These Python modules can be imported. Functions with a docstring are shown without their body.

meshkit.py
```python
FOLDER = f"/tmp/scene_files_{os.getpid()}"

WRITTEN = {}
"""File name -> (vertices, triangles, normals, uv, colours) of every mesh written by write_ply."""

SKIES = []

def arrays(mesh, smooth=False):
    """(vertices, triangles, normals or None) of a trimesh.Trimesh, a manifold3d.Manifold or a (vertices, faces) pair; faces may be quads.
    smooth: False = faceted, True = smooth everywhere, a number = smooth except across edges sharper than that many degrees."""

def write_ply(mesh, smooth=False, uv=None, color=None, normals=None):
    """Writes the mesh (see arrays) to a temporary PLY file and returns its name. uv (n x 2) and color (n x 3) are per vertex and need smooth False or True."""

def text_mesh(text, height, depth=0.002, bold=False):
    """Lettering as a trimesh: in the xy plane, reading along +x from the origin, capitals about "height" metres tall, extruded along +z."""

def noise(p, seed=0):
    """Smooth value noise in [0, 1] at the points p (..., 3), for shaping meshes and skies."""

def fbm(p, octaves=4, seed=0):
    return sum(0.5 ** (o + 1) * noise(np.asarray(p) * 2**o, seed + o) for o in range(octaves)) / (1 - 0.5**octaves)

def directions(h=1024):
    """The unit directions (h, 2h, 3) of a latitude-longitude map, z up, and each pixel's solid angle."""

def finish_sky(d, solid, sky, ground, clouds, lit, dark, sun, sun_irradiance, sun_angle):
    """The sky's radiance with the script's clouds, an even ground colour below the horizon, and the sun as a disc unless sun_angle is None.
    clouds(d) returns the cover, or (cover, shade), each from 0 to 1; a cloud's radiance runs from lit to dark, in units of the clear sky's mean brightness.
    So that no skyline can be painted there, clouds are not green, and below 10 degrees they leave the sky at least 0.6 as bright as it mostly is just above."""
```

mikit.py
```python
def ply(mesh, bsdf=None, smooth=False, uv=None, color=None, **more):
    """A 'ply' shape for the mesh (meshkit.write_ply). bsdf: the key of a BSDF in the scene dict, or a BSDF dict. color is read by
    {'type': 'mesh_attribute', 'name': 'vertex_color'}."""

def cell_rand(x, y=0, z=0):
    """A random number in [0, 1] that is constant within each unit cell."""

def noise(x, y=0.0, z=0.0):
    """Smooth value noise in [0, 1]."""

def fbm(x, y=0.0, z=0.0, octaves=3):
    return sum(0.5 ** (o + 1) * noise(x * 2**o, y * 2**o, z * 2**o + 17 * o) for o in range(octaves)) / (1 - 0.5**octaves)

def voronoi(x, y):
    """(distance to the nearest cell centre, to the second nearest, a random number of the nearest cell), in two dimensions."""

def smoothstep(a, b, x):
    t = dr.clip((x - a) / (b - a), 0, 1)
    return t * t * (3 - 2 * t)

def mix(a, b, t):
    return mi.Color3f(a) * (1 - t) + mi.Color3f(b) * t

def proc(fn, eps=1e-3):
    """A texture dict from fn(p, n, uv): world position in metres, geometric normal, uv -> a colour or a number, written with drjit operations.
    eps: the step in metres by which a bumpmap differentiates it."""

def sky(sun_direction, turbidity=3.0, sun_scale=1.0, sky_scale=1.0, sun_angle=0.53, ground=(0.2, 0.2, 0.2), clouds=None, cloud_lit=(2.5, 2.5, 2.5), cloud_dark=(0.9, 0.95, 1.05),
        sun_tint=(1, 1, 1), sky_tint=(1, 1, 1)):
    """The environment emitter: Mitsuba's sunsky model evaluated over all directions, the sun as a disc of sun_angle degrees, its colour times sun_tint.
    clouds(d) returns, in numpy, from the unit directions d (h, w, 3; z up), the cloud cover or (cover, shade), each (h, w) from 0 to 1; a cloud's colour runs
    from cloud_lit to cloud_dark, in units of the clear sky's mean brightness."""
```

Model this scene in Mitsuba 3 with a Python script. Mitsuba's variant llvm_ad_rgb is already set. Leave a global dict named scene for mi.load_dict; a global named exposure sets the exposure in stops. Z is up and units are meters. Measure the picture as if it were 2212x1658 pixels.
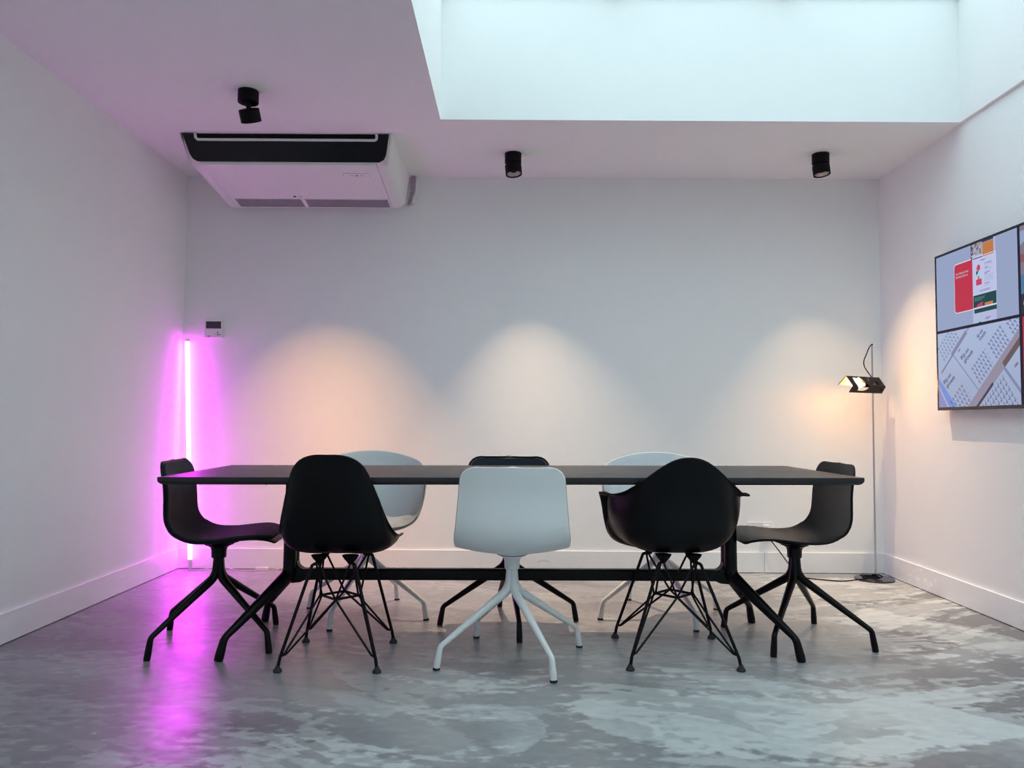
import math, random
import numpy as np, trimesh, manifold3d as m3
import drjit as dr
import mitsuba as mi
import mikit, meshkit
from mikit import fbm, noise, smoothstep, mix, proc
from shapely.geometry import Polygon, box as sbox, Point
from scipy.interpolate import CubicSpline

random.seed(7); np.random.seed(7)
T = mi.ScalarTransform4f
scene, labels = {}, {}
exposure = 0.62

# ------------------------------------------------------------------ camera
PITCH, ROLL, YAW, CAM_H, FPX = 0.0496, -0.0069, -0.0032, 0.98, 1661.0
_f0 = np.array([math.sin(YAW), math.cos(YAW), 0]); _r0 = np.array([math.cos(YAW), -math.sin(YAW), 0]); _u0 = np.array([0, 0, 1.0])
_f = _f0 * math.cos(PITCH) + _u0 * math.sin(PITCH); _u = -_f0 * math.sin(PITCH) + _u0 * math.cos(PITCH)
_up = _r0 * math.sin(ROLL) + _u * math.cos(ROLL)
scene['camera'] = {'type': 'perspective', 'fov': 2 * math.degrees(math.atan(1106 / FPX)), 'fov_axis': 'x', 'near_clip': 0.05, 'far_clip': 100.0,
                   'to_world': T().look_at(origin=[0, 0, CAM_H], target=[float(_f[0]), float(_f[1]), float(CAM_H + _f[2])], up=[float(x) for x in _up])}

# ------------------------------------------------------------------ daylight: an overcast sky above the skylight
SKY = 13.4
scene['sky'] = mikit.sky((0.1, 0.5, 0.85), turbidity=4.0, sun_scale=0.0, sky_scale=SKY, clouds=lambda d: np.ones(d.shape[:2]),
                         cloud_lit=(0.75, 1.0, 1.05))
LED = (25.0, 0.62, 28.0)               # magenta tube
BULB = (40.0, 16.0, 2.8)            # floor lamp bulb
SPOT = ((11.5, 6.0, 2.3), (17.0, 12.6, 8.4), (10.5, 7.3, 4.3))      # ceiling spotlights

# ------------------------------------------------------------------ room dimensions
XL, XR, YB, YF, H = -2.226, 2.451, 5.132, -2.4, 2.635
SX0, SX1, SY0, SY1, SZ = -0.416, 2.43, -0.6, 4.14, 3.333      # skylight shaft

# ------------------------------------------------------------------ helpers
def V(*a): return np.array(a, float)
def unit(a): a = np.asarray(a, float); return a / np.linalg.norm(a)
def cat(*ms): return trimesh.util.concatenate([m for m in ms])

def box(x0, x1, y0, y1, z0, z1):
    m = trimesh.creation.box((x1 - x0, y1 - y0, z1 - z0)); m.apply_translation([(x0 + x1) / 2, (y0 + y1) / 2, (z0 + z1) / 2]); return m

def rbox(x0, x1, y0, y1, z0, z1, r=0.003, n=8):
    s = m3.Manifold.sphere(r, n * 4 if r > 0.01 else n)
    pts = [s.translate([x, y, z]) for x in (x0 + r, x1 - r) for y in (y0 + r, y1 - r) for z in (z0 + r, z1 - r)]
    m = m3.Manifold.batch_hull(pts).to_mesh()
    return trimesh.Trimesh(m.vert_properties[:, :3], m.tri_verts, process=False)

def to_tri(man):
    m = man.to_mesh(); return trimesh.Trimesh(m.vert_properties[:, :3], m.tri_verts, process=False)

def to_man(t): return m3.Manifold(m3.Mesh(np.asarray(t.vertices, np.float32), np.asarray(t.faces, np.uint32)))

def hull_pts(pts): return m3.Manifold.hull_points(np.asarray(pts, float))

def xf(mesh, loc=(0, 0, 0), rz=0.0):
    m = mesh.copy(); c, s = math.cos(rz), math.sin(rz)
    M = np.eye(4); M[:2, :2] = [[c, -s], [s, c]]; M[:3, 3] = loc
    m.apply_transform(M); return m

def plate(poly, t, origin, ex, ey):
    """a flat polygon (in ex, ey about origin) with thickness t along ex x ey"""
    g = [poly] if poly.geom_type == 'Polygon' else list(poly.geoms)
    m = cat(*[trimesh.creation.extrude_polygon(p, t, engine='earcut') for p in g])
    ex, ey = unit(ex), unit(ey); M = np.eye(4); M[:3, 0], M[:3, 1], M[:3, 2], M[:3, 3] = ex, ey, np.cross(ex, ey), origin
    m.apply_transform(M); return m

def lathe(profile, n=32, axis_o=(0, 0, 0), axis=(0, 0, 1)):
    m = trimesh.creation.revolve(np.asarray(profile, float), sections=n)
    R = trimesh.geometry.align_vectors([0, 0, 1], unit(axis)); m.apply_transform(R); m.apply_translation(axis_o)
    return m

def fillet(pts, r, n=6):
    """round the corners of a polyline; r a number or one per inner corner"""
    pts = [np.asarray(p, float) for p in pts]; out = [pts[0]]
    for i in range(1, len(pts) - 1):
        ri = r[i - 1] if hasattr(r, '__len__') else r
        a, b = unit(pts[i - 1] - pts[i]), unit(pts[i + 1] - pts[i])
        half = math.acos(np.clip(a @ b, -1, 1)) / 2
        d = min(ri / max(math.tan(half), 1e-6), 0.48 * np.linalg.norm(pts[i - 1] - pts[i]), 0.48 * np.linalg.norm(pts[i + 1] - pts[i]))
        p0, p1 = pts[i] + a * d, pts[i] + b * d
        for k in range(n + 1):
            t = k / n; out.append((1 - t) ** 2 * p0 + 2 * t * (1 - t) * pts[i] + t * t * p1)
    out.append(pts[-1]); return np.array(out)

def spline(pts, n=60, closed=False):
    p = np.asarray(pts, float)
    if closed: p = np.vstack([p, p[:1]])
    d = np.r_[0, np.cumsum(np.linalg.norm(np.diff(p, axis=0), axis=1) ** 0.75)]
    return CubicSpline(d, p, bc_type='periodic' if closed else 'natural')(np.linspace(0, d[-1], n))

def sweep(path, radii, sides=12, closed=False, caps=True):
    """a round tube along a path with a radius per point (radii: number, or (s, r) pairs by relative length)"""
    p = np.asarray(path, float); n = len(p)
    s = np.r_[0, np.cumsum(np.linalg.norm(np.diff(p, axis=0), axis=1))]; s /= s[-1]
    r = np.full(n, radii) if np.isscalar(radii) else (np.interp(s, [a for a, _ in radii], [b for _, b in radii]) if np.ndim(radii) == 2 else np.asarray(radii))
    t = np.gradient(p, axis=0)
    if closed: t[0] = t[-1] = p[1] - p[-2]
    t /= np.linalg.norm(t, axis=1, keepdims=True)
    a = np.cross(t[0], [0, 0, 1.0] if abs(t[0][2]) < 0.9 else [1.0, 0, 0]); a /= np.linalg.norm(a)
    ang = np.arange(sides) * 2 * np.pi / sides; rings = []
    for i in range(n):
        a = a - t[i] * (a @ t[i]); a /= np.linalg.norm(a); b = np.cross(t[i], a)
        rings.append(p[i] + r[i] * (np.cos(ang)[:, None] * a + np.sin(ang)[:, None] * b))
    v = np.vstack(rings); i, j = np.meshgrid(np.arange(n - 1), np.arange(sides), indexing='ij')
    q = np.stack([i * sides + j, i * sides + (j + 1) % sides, (i + 1) * sides + (j + 1) % sides, (i + 1) * sides + j], -1).reshape(-1, 4)
    f = [np.vstack([q[:, [0, 1, 2]], q[:, [0, 2, 3]]])]
    if caps and not closed:
        v = np.vstack([v, p[:1], p[-1:]]); k = len(v); J = np.arange(sides)
        f.append(np.stack([(J + 1) % sides, J, 0 * J + k - 2], 1)); f.append(np.stack([(n - 1) * sides + J, (n - 1) * sides + (J + 1) % sides, 0 * J + k - 1], 1))
    return trimesh.Trimesh(v, np.vstack(f), process=False)

def sheet(P, t, closed_u=False, pole=False):
    """a moulded shell: grid of mid-surface points P (nu, nv, 3) given thickness t with rounded edges. closed_u: rows wrap; pole: row 0 of v is one point"""
    P = np.asarray(P, float); nu, nv = P.shape[:2]
    du = (np.roll(P, -1, 0) - np.roll(P, 1, 0)) if closed_u else np.gradient(P, axis=0)
    dv = np.gradient(P, axis=1)
    N = np.cross(du, dv)
    if pole: N[:, 0] = N[:, 1].mean(0)
    N /= np.linalg.norm(N, axis=2, keepdims=True) + 1e-12
    A, B = P + N * t / 2, P - N * t / 2
    v = np.vstack([A.reshape(-1, 3), B.reshape(-1, 3)]); off = nu * nv; F = []
    idx = lambda i, j: (i % nu) * nv + j
    I = range(nu if closed_u else nu - 1)
    for i in I:
        for j in range(nv - 1):
            a, b, c, d = idx(i, j), idx(i + 1, j), idx(i + 1, j + 1), idx(i, j + 1)
            F += [[a, b, c], [a, c, d], [off + a, off + c, off + b], [off + a, off + d, off + c]]
    if closed_u: edges = [[(i, nv - 1) for i in range(nu)] + [(0, nv - 1)]]
    else: edges = [[(i, nv - 1) for i in range(nu)][::1] + [(nu - 1, j) for j in range(nv - 2, -1, -1)] + [(i, 0) for i in range(nu - 2, -1, -1)] + [(0, j) for j in range(1, nv)]]
    for e in edges:
        ids = [idx(*q) for q in e]
        out = np.zeros((len(ids), 3))
        for k, (i, j) in enumerate(e):
            o = np.zeros(3)
            if j == nv - 1: o += P[i % nu, j] - P[i % nu, j - 1]
            if not closed_u and j == 0: o += P[i, 0] - P[i, 1]
            if not closed_u and i == nu - 1: o += P[i, j] - P[i - 1, j]
            if not closed_u and i == 0: o += P[0, j] - P[1, j]
            out[k] = o / (np.linalg.norm(o) + 1e-12)
        base = len(v); v = np.vstack([v, np.array([P.reshape(-1, 3)[q] for q in ids]) + out * t * 0.45])
        for k in range(len(ids) - 1):
            a, b, m0, m1 = ids[k], ids[k + 1], base + k, base + k + 1
            F += [[a, m0, m1], [a, m1, b], [off + a, m1, m0], [off + a, off + b, m1]]
    m = trimesh.Trimesh(v, np.array(F), process=False)
    m.merge_vertices(digits_vertex=7); m.update_faces(m.nondegenerate_faces()); m.fix_normals()
    return m

# ------------------------------------------------------------------ naming
def obj(name, mesh, mat, parent=None, smooth=35, label=None, kind=None, **more):
    key = f'{parent}__{name}' if parent else name
    k, n = key, 0
    while k in scene or k in labels and not parent: n += 1; k = f'{key}_{n:03d}'
    scene[k] = mikit.ply(mesh, mat, smooth=smooth, **more)
    if label or kind: labels[k] = {**({'label': label} if label else {}), **({'kind': kind} if kind else {})}
    return k

def thing(name, label, category, group=None):
    k, n = name, 0
    while k in labels: n += 1; k = f'{name}_{n:03d}'
    labels[k] = {'label': label, 'category': category, **({'group': group} if group else {})}
    return k

def struct(name, mesh, mat, label, smooth=False):
    scene[name] = mikit.ply(mesh, mat, smooth=smooth); labels[name] = {'label': label, 'kind': 'structure'}; return name

# ------------------------------------------------------------------ materials
def rgb(*c): return {'type': 'rgb', 'value': list(c)}
def mat(key, color, rough=0.5, metallic=0.0, spec=0.5, **more):
    b = {'type': 'principled', 'base_color': color if isinstance(color, dict) else rgb(*color), 'roughness': rough, 'metallic': metallic, 'specular': spec, **more}
    scene[key] = {'type': 'twosided', 'b': b}; return key

def wall_fn(p, n, uv):
    v = 0.97 + 0.03 * fbm(p.x * 1.7 + 3, p.y * 1.7, p.z * 1.7, 3)
    # two small scuff marks on the back wall
    def mark(cx, cz, rx, rz, sl):
        dx, dz = p.x - cx, p.z - cz
        q = dr.square((dx - sl * dz) / rx) + dr.square(dz / rz)
        return (1 - smoothstep(0.6, 1.1, q)) * smoothstep(5.0, 5.1, p.y)
    k = 0.45 * mark(-1.643, 0.56, 0.006, 0.014, 0.3)
    return mi.Color3f(0.89, 0.89, 0.89) * v * (1 - k)
scene['wall_paint'] = {'type': 'twosided', 'b': {'type': 'diffuse', 'reflectance': proc(wall_fn)}}
def skirt_fn(p, n, uv):
    v = 0.97 + 0.03 * noise(p.x * 5, p.y * 5, p.z * 20)
    # a grey curved scuff on the back board, chalky scuffs on the right board near the corner
    dx, dz = p.x - 0.20, p.z - 0.055
    arc = (1 - smoothstep(0.003, 0.007, dr.abs(dz + dx * dx * 6 - 0.016))) * (1 - smoothstep(0.03, 0.05, dr.abs(dx))) * smoothstep(5.0, 5.1, p.y)
    s = noise(p.y * 60, p.z * 90, 2.0) * noise(p.y * 23, p.z * 35, 7.0)
    chalk = smoothstep(0.33, 0.5, s) * (1 - smoothstep(0.16, 0.24, dr.abs(p.y - 4.70))) * smoothstep(2.3, 2.4, p.x) * (1 - smoothstep(0.05, 0.075, dr.abs(p.z - 0.06)))
    return mi.Color3f(0.84, 0.84, 0.85) * v * (1 - 0.22 * arc) + mi.Color3f(0.12, 0.10, 0.11) * chalk
scene['skirting_paint'] = {'type': 'twosided', 'b': {'type': 'principled', 'base_color': proc(skirt_fn), 'roughness': 0.45, 'specular': 0.35}}

def floor_parts(p):
    """cloudy trowel marks of the poured floor: (0 dark .. 1 pale)"""
    x, y = mi.Float(p.x), mi.Float(p.y)
    wx = fbm(x * 0.9 + 11.3, y * 0.9 + 4.1, 0.0, 3) - 0.5
    wy = fbm(x * 0.9 + 31.7, y * 0.9 + 9.4, 0.0, 3) - 0.5
    fine = fbm(x * 26, y * 40, 3.0, 3) - 0.5
    # long swept strokes, bending
    u = x + 0.5 * wx
    v = y + 0.30 * dr.sin(x * 1.15 + 0.6) + 0.75 * wy
    a = fbm(u * 1.5 + 5, v * 5.2 + 2, 0.7, 4)
    b = fbm(u * 3.1 + 50, v * 8.5 + 21, 1.7, 4)
    # strokes laid across
    u2, v2 = 0.75 * x - 0.66 * y + 0.4 * wy, 0.66 * x + 0.75 * y + 0.5 * wx
    c = fbm(u2 * 1.3 + 8, v2 * 4.0 + 3, 2.7, 4)
    ragged = 0.16 * fine
    brush = fbm(u * 3.5 + 9, v * 34 + 6, 4.2, 3) - 0.5
    ragged = ragged + 0.16 * brush
    pa = smoothstep(0.52, 0.57, a + ragged) * (0.82 + 0.5 * brush)
    pb = smoothstep(0.57, 0.62, b + ragged) * (0.85 + 0.6 * brush)
    pc = smoothstep(0.53, 0.58, c + ragged) * (0.85 + 0.5 * brush)
    # more pale filler towards the open floor at the right and front than at the left and under the table
    amount = smoothstep(-1.4, 0.9, x + 0.9 * (3.0 - y) + 0.8 * wx)
    amount = amount * (1 - 0.7 * smoothstep(2.95, 3.2, y + 0.25 * wy) * (1 - smoothstep(1.45, 1.75, x + 0.3 * wx)))
    pale = 0.75 * pa + 0.45 * pb + 0.55 * pc
    # a few wide trowel sweeps with a crisp outer edge
    for cx, cy, r, wdt, a0, a1, k in ((1.12, 2.66, 0.36, 0.20, -3.3, 0.9, 0.55), (-1.05, 1.75, 1.16, 0.34, 0.35, 1.75, 0.50), (0.55, 1.55, 1.50, 0.55, 0.4, 1.6, 0.75),
                                      (-0.10, 2.50, 0.22, 0.22, -1.2, 2.2, 0.80), (1.75, 3.35, 0.62, 0.16, 0.2, 1.75, 0.70), (2.35, 2.70, 0.85, 0.28, 1.5, 2.7, 0.60), (-1.9, 2.2, 0.95, 0.13, 0.6, 2.0, 0.8)):
        dx, dy = x - cx + 0.10 * wx, y - cy + 0.10 * wy
        rr = dr.sqrt(dx * dx + dy * dy) + 0.05 * fine; th = dr.atan2(dy, dx)
        ang = smoothstep(a0, a0 + 0.3, th) * (1 - smoothstep(a1 - 0.4, a1, th))
        streak = 0.45 + 1.1 * (fbm(rr * 16 + cx, th * 1.6 + cy, 3.3, 3) - 0.25)
        pale = pale + k * ang * smoothstep(r - wdt, r - 0.02, rr) * (1 - smoothstep(r - 0.008, r + 0.008, rr)) * streak
    pale = dr.clip(pale, 0, 1.2)
    cloud = fbm(x * 1.1 + 3, y * 1.6 + 70, 5.0, 3)
    return pale * (0.22 + 0.78 * amount), cloud, fine
def floor_color(p, n, uv):
    pale, cloud, fine = floor_parts(p)
    base = mix((0.150, 0.150, 0.158), (0.270, 0.274, 0.282), smoothstep(0.25, 0.75, cloud))
    col = mix(base, (0.50, 0.515, 0.515), dr.clip(pale * 0.85, 0, 1))
    return col * (1 + 0.22 * fine)
def floor_rough(p, n, uv):
    x, y = mi.Float(p.x), mi.Float(p.y)
    return 0.27 + 0.14 * fbm(x * 3 + 1, y * 6 + 2, 0.0, 3)
def floor_bump(p, n, uv):
    x, y = mi.Float(p.x), mi.Float(p.y)
    return fbm(x * 7, y * 16, 0.0, 3)
scene['poured_floor'] = {'type': 'bumpmap', 'arbitrary': proc(floor_bump, eps=2e-3), 'scale': 0.0016,
                         'b': {'type': 'principled', 'base_color': proc(floor_color), 'roughness': proc(floor_rough), 'specular': 0.55}}

mat('black_plastic', (0.0022, 0.0027, 0.0036), 0.40, spec=0.22)
mat('black_metal', (0.0018, 0.0018, 0.0026), 0.38, spec=0.22)
mat('black_matt', (0.003, 0.003, 0.004), 0.6, spec=0.15)
mat('white_plastic', (0.80, 0.81, 0.81), 0.38)
mat('white_metal', (0.80, 0.81, 0.80), 0.33)
mat('pale_plastic', (0.66, 0.70, 0.73), 0.40)
mat('rubber', (0.02, 0.02, 0.022), 0.7)
mat('steel', (0.55, 0.55, 0.57), 0.25, metallic=1.0)
mat('dark_steel', (0.030, 0.030, 0.038), 0.14, spec=0.5)
mat('unit_white', (0.72, 0.71, 0.71), 0.35)
mat('unit_grey', (0.34, 0.33, 0.34), 0.5)
mat('unit_black', (0.006, 0.006, 0.009), 0.22, spec=0.3)
mat('print_dark', (0.03, 0.03, 0.045), 0.5)
mat('print_grey', (0.30, 0.29, 0.32), 0.5)
mat('device_white', (0.74, 0.73, 0.75), 0.35)
mat('cord_white', (0.68, 0.66, 0.69), 0.5)
mat('lamp_enamel', (0.004, 0.003, 0.002), 0.25, spec=0.12)
mat('lamp_inside', (0.75, 0.74, 0.70), 0.4)
mat('reflector', (0.35, 0.34, 0.33), 0.3, metallic=0.6)
mat('screen_edge', (0.010, 0.011, 0.016), 0.3)
mat('screen_glass', (0.01, 0.01, 0.012), 0.65, spec=0.15)
mat('screen_ink', (0.020, 0.028, 0.06), 0.8, spec=0.0)
mat('screen_white', (0.75, 0.70, 0.74), 0.8, spec=0.0)
mat('screen_red', (0.35, 0.03, 0.06), 0.8, spec=0.0)
def cloth(p, n, uv):
    w = noise(p.x * 700, p.y * 700, p.z * 700)
    return mi.Color3f(0.020, 0.026, 0.036) * (0.6 + 0.8 * w)
scene['dark_cloth'] = {'type': 'twosided', 'b': {'type': 'principled', 'base_color': proc(cloth), 'roughness': 0.85, 'specular': 0.25, 'sheen': 0.6}}
def lino(p, n, uv):
    f = fbm(p.x * 9, p.y * 60, 0.0, 3)
    return mi.Color3f(0.030, 0.029, 0.031) * (0.8 + 0.4 * f)
def lino_r(p, n, uv):
    return 0.36 + 0.10 * fbm(p.x * 4, p.y * 14, 2.0, 3)
scene['linoleum'] = {'type': 'twosided', 'b': {'type': 'principled', 'base_color': proc(lino), 'roughness': proc(lino_r), 'specular': 0.36}}
scene['clear_pane'] = {'type': 'thindielectric', 'int_ior': 1.5}

# ------------------------------------------------------------------ the room
W = 0.16
struct('floor', box(XL - W, XR + W, YF - W, YB + W, -0.12, 0.0), 'poured_floor', 'poured grey concrete floor with cloudy pale trowel marks')
struct('wall_back', box(XL - W, XR + W, YB, YB + W, 0, H), 'wall_paint', 'plain white wall behind the table')
struct('wall_left', box(XL - W, XL, YF, YB, 0, H), 'wall_paint', 'plain white wall at the left')
struct('wall_right', box(XR, XR + W, YF, YB, 0, H), 'wall_paint', 'white wall at the right carrying the screen')
struct('wall_front', box(XL - W, XR + W, YF - W, YF, 0, H), 'wall_paint', 'plain white wall behind the camera')
struct('ceiling', cat(box(XL - W, SX0, YF - W, YB + W, H, H + 0.14), box(SX1, XR + W, YF - W, YB + W, H, H + 0.14),
                      box(SX0, SX1, SY1, YB + W, H, H + 0.14), box(SX0, SX1, YF - W, SY0, H, H + 0.14)), 'wall_paint', 'white ceiling with a large skylight opening')
z0 = H + 0.14
struct('wall_shaft_back', box(SX0 - 0.1, SX1 + 0.1, SY1, SY1 + 0.1, z0, SZ), 'wall_paint', 'bright back side of the skylight shaft')
struct('wall_shaft_front', box(SX0 - 0.1, SX1 + 0.1, SY0 - 0.1, SY0, z0, SZ), 'wall_paint', 'near side of the skylight shaft')
struct('wall_shaft_left', box(SX0 - 0.1, SX0, SY0, SY1, z0, SZ), 'wall_paint', 'left side of the skylight shaft')
struct('wall_shaft_right', box(SX1, SX1 + 0.1, SY0, SY1, z0, SZ), 'wall_paint', 'right side of the skylight shaft')
labels['window_1'] = {'label': 'flat roof skylight glazed in three panes', 'kind': 'structure'}
fx, fy, fw = (SX0 - 0.1, SX1 + 0.1), (SY0 - 0.1, SY1 + 0.1), 0.12
fr = [box(fx[0], fx[1], fy[0], fy[0] + fw, SZ, SZ + 0.07), box(fx[0], fx[1], fy[1] - fw, fy[1], SZ, SZ + 0.07),
      box(fx[0], fx[0] + fw, fy[0] + fw, fy[1] - fw, SZ, SZ + 0.07), box(fx[1] - fw, fx[1], fy[0] + fw, fy[1] - fw, SZ, SZ + 0.07)]
step = (fx[1] - fx[0] - 2 * fw) / 3
for k in (1, 2):
    xm = fx[0] + fw + k * step; fr.append(box(xm - 0.02, xm + 0.02, fy[0] + fw, fy[1] - fw, SZ, SZ + 0.07))
obj('frame', cat(*fr), 'white_metal', 'window_1', smooth=False)
for k in range(3):
    a, b = fx[0] + fw + k * step + (0.02 if k else 0), fx[0] + fw + (k + 1) * step - (0.02 if k < 2 else 0)
    v = np.array([[a, fy[0] + fw, SZ + 0.04], [b, fy[0] + fw, SZ + 0.04], [b, fy[1] - fw, SZ + 0.04], [a, fy[1] - fw, SZ + 0.04]])
    obj('pane', (v, np.array([[0, 1, 2, 3]])), 'clear_pane', 'window_1', smooth=False)

# skirting boards, lifted a hair off the floor
BH, BT, BZ = 0.135, 0.015, 0.003
def board_y(y0, y1, x_wall, s):
    x0, x1 = sorted((x_wall, x_wall + s * BT)); return rbox(x0, x1, y0, y1, BZ, BH, 0.002)
labels['baseboard_left'] = {'label': 'white skirting board along the left wall', 'kind': 'structure'}
obj('board', board_y(YF, YB - BT, XL, 1), 'skirting_paint', 'baseboard_left', smooth=30)
labels['baseboard_right'] = {'label': 'white skirting board along the right wall, scuffed near the lamp', 'kind': 'structure'}
obj('board', board_y(YF, 5.062, XR, -1), 'skirting_paint', 'baseboard_right', smooth=30)
obj('board', board_y(5.0635, YB - BT, XR, -1), 'skirting_paint', 'baseboard_right', smooth=30)
labels['baseboard_back'] = {'label': 'white skirting board along the back wall, butt-jointed near the socket', 'kind': 'structure'}
obj('board', rbox(XL, 1.653, YB - BT, YB, BZ, BH, 0.002), 'skirting_paint', 'baseboard_back', smooth=30)
obj('board', rbox(1.6548, XR, YB - BT, YB, BZ, BH, 0.002), 'skirting_paint', 'baseboard_back', smooth=30)

# ------------------------------------------------------------------ the table
TC, TROT, TZ, TTILT, TL, TD, TT = V(-0.0091, 3.5197, 0), 0.0211, 0.7592, 0.00446, 2.8304, 0.8625, 0.030
def table_xf(mesh, tilt=True):
    m = mesh.copy()
    if tilt: v = np.array(m.vertices); v[:, 2] += TTILT * v[:, 0]; m.vertices = v
    return xf(m, TC, TROT)
t = thing('meeting_table', 'long black meeting table with linoleum top on splayed black legs', 'table')
def tabletop():
    lay, hx, hy = [], TL / 2, TD / 2
    for dz, inset in ((0, 0.0012), (-0.0012, 0), (-0.013, 0), (-0.020, 0.0025), (-0.026, 0.008), (-TT, 0.016)):
        r = 0.004
        for sx in (-1, 1):
            for sy in (-1, 1):
                for q in range(4):
                    a = q / 3 * math.pi / 2
                    lay.append([sx * (hx - inset - r + r * math.cos(a)), sy * (hy - inset - r + r * math.sin(a)), TZ + dz])
    return to_tri(hull_pts(lay))
obj('tabletop', table_xf(tabletop()), 'linoleum', t, smooth=25)
def foot_leg(top, knee, ankle, foot, r_top, r_knee, r_ankle, r_foot, rf):
    path = fillet([top, knee, ankle, foot], rf, 10)
    # denser near the ends
    p = [path[0]]
    for a, b in zip(path[:-1], path[1:]):
        n = max(1, int(np.linalg.norm(b - a) / 0.02)); p += [a + (b - a) * k / n for k in range(1, n + 1)]
    p = np.array(p); s = np.r_[0, np.cumsum(np.linalg.norm(np.diff(p, axis=0), axis=1))]
    def at(q): return s[np.argmin(np.linalg.norm(p - q, axis=1))]
    sk, sa = at(np.asarray(knee)), at(np.asarray(ankle))
    r = np.interp(s, [0, sk, sa - 0.01, s[-1] - 0.004, s[-1]], [r_top, r_knee, r_ankle, r_foot, r_foot * 0.9])
    return p, r
for sx in (-1, 1):
    for sy in (-1, 1):
        p, r = foot_leg(V(sx * 0.987, sy * 0.024, TZ - TT + 0.0 - 0.004), V(sx * 0.992, sy * 0.024, 0.300), V(sx * 1.180, sy * 0.300, 0.088), V(sx * 1.197, sy * 0.313, 0.001),
                        0.0285, 0.029, 0.0145, 0.0195, (0.055, 0.05))
        obj('leg', table_xf(sweep(p, r, 18), False), 'black_metal', t, smooth=40)
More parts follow.
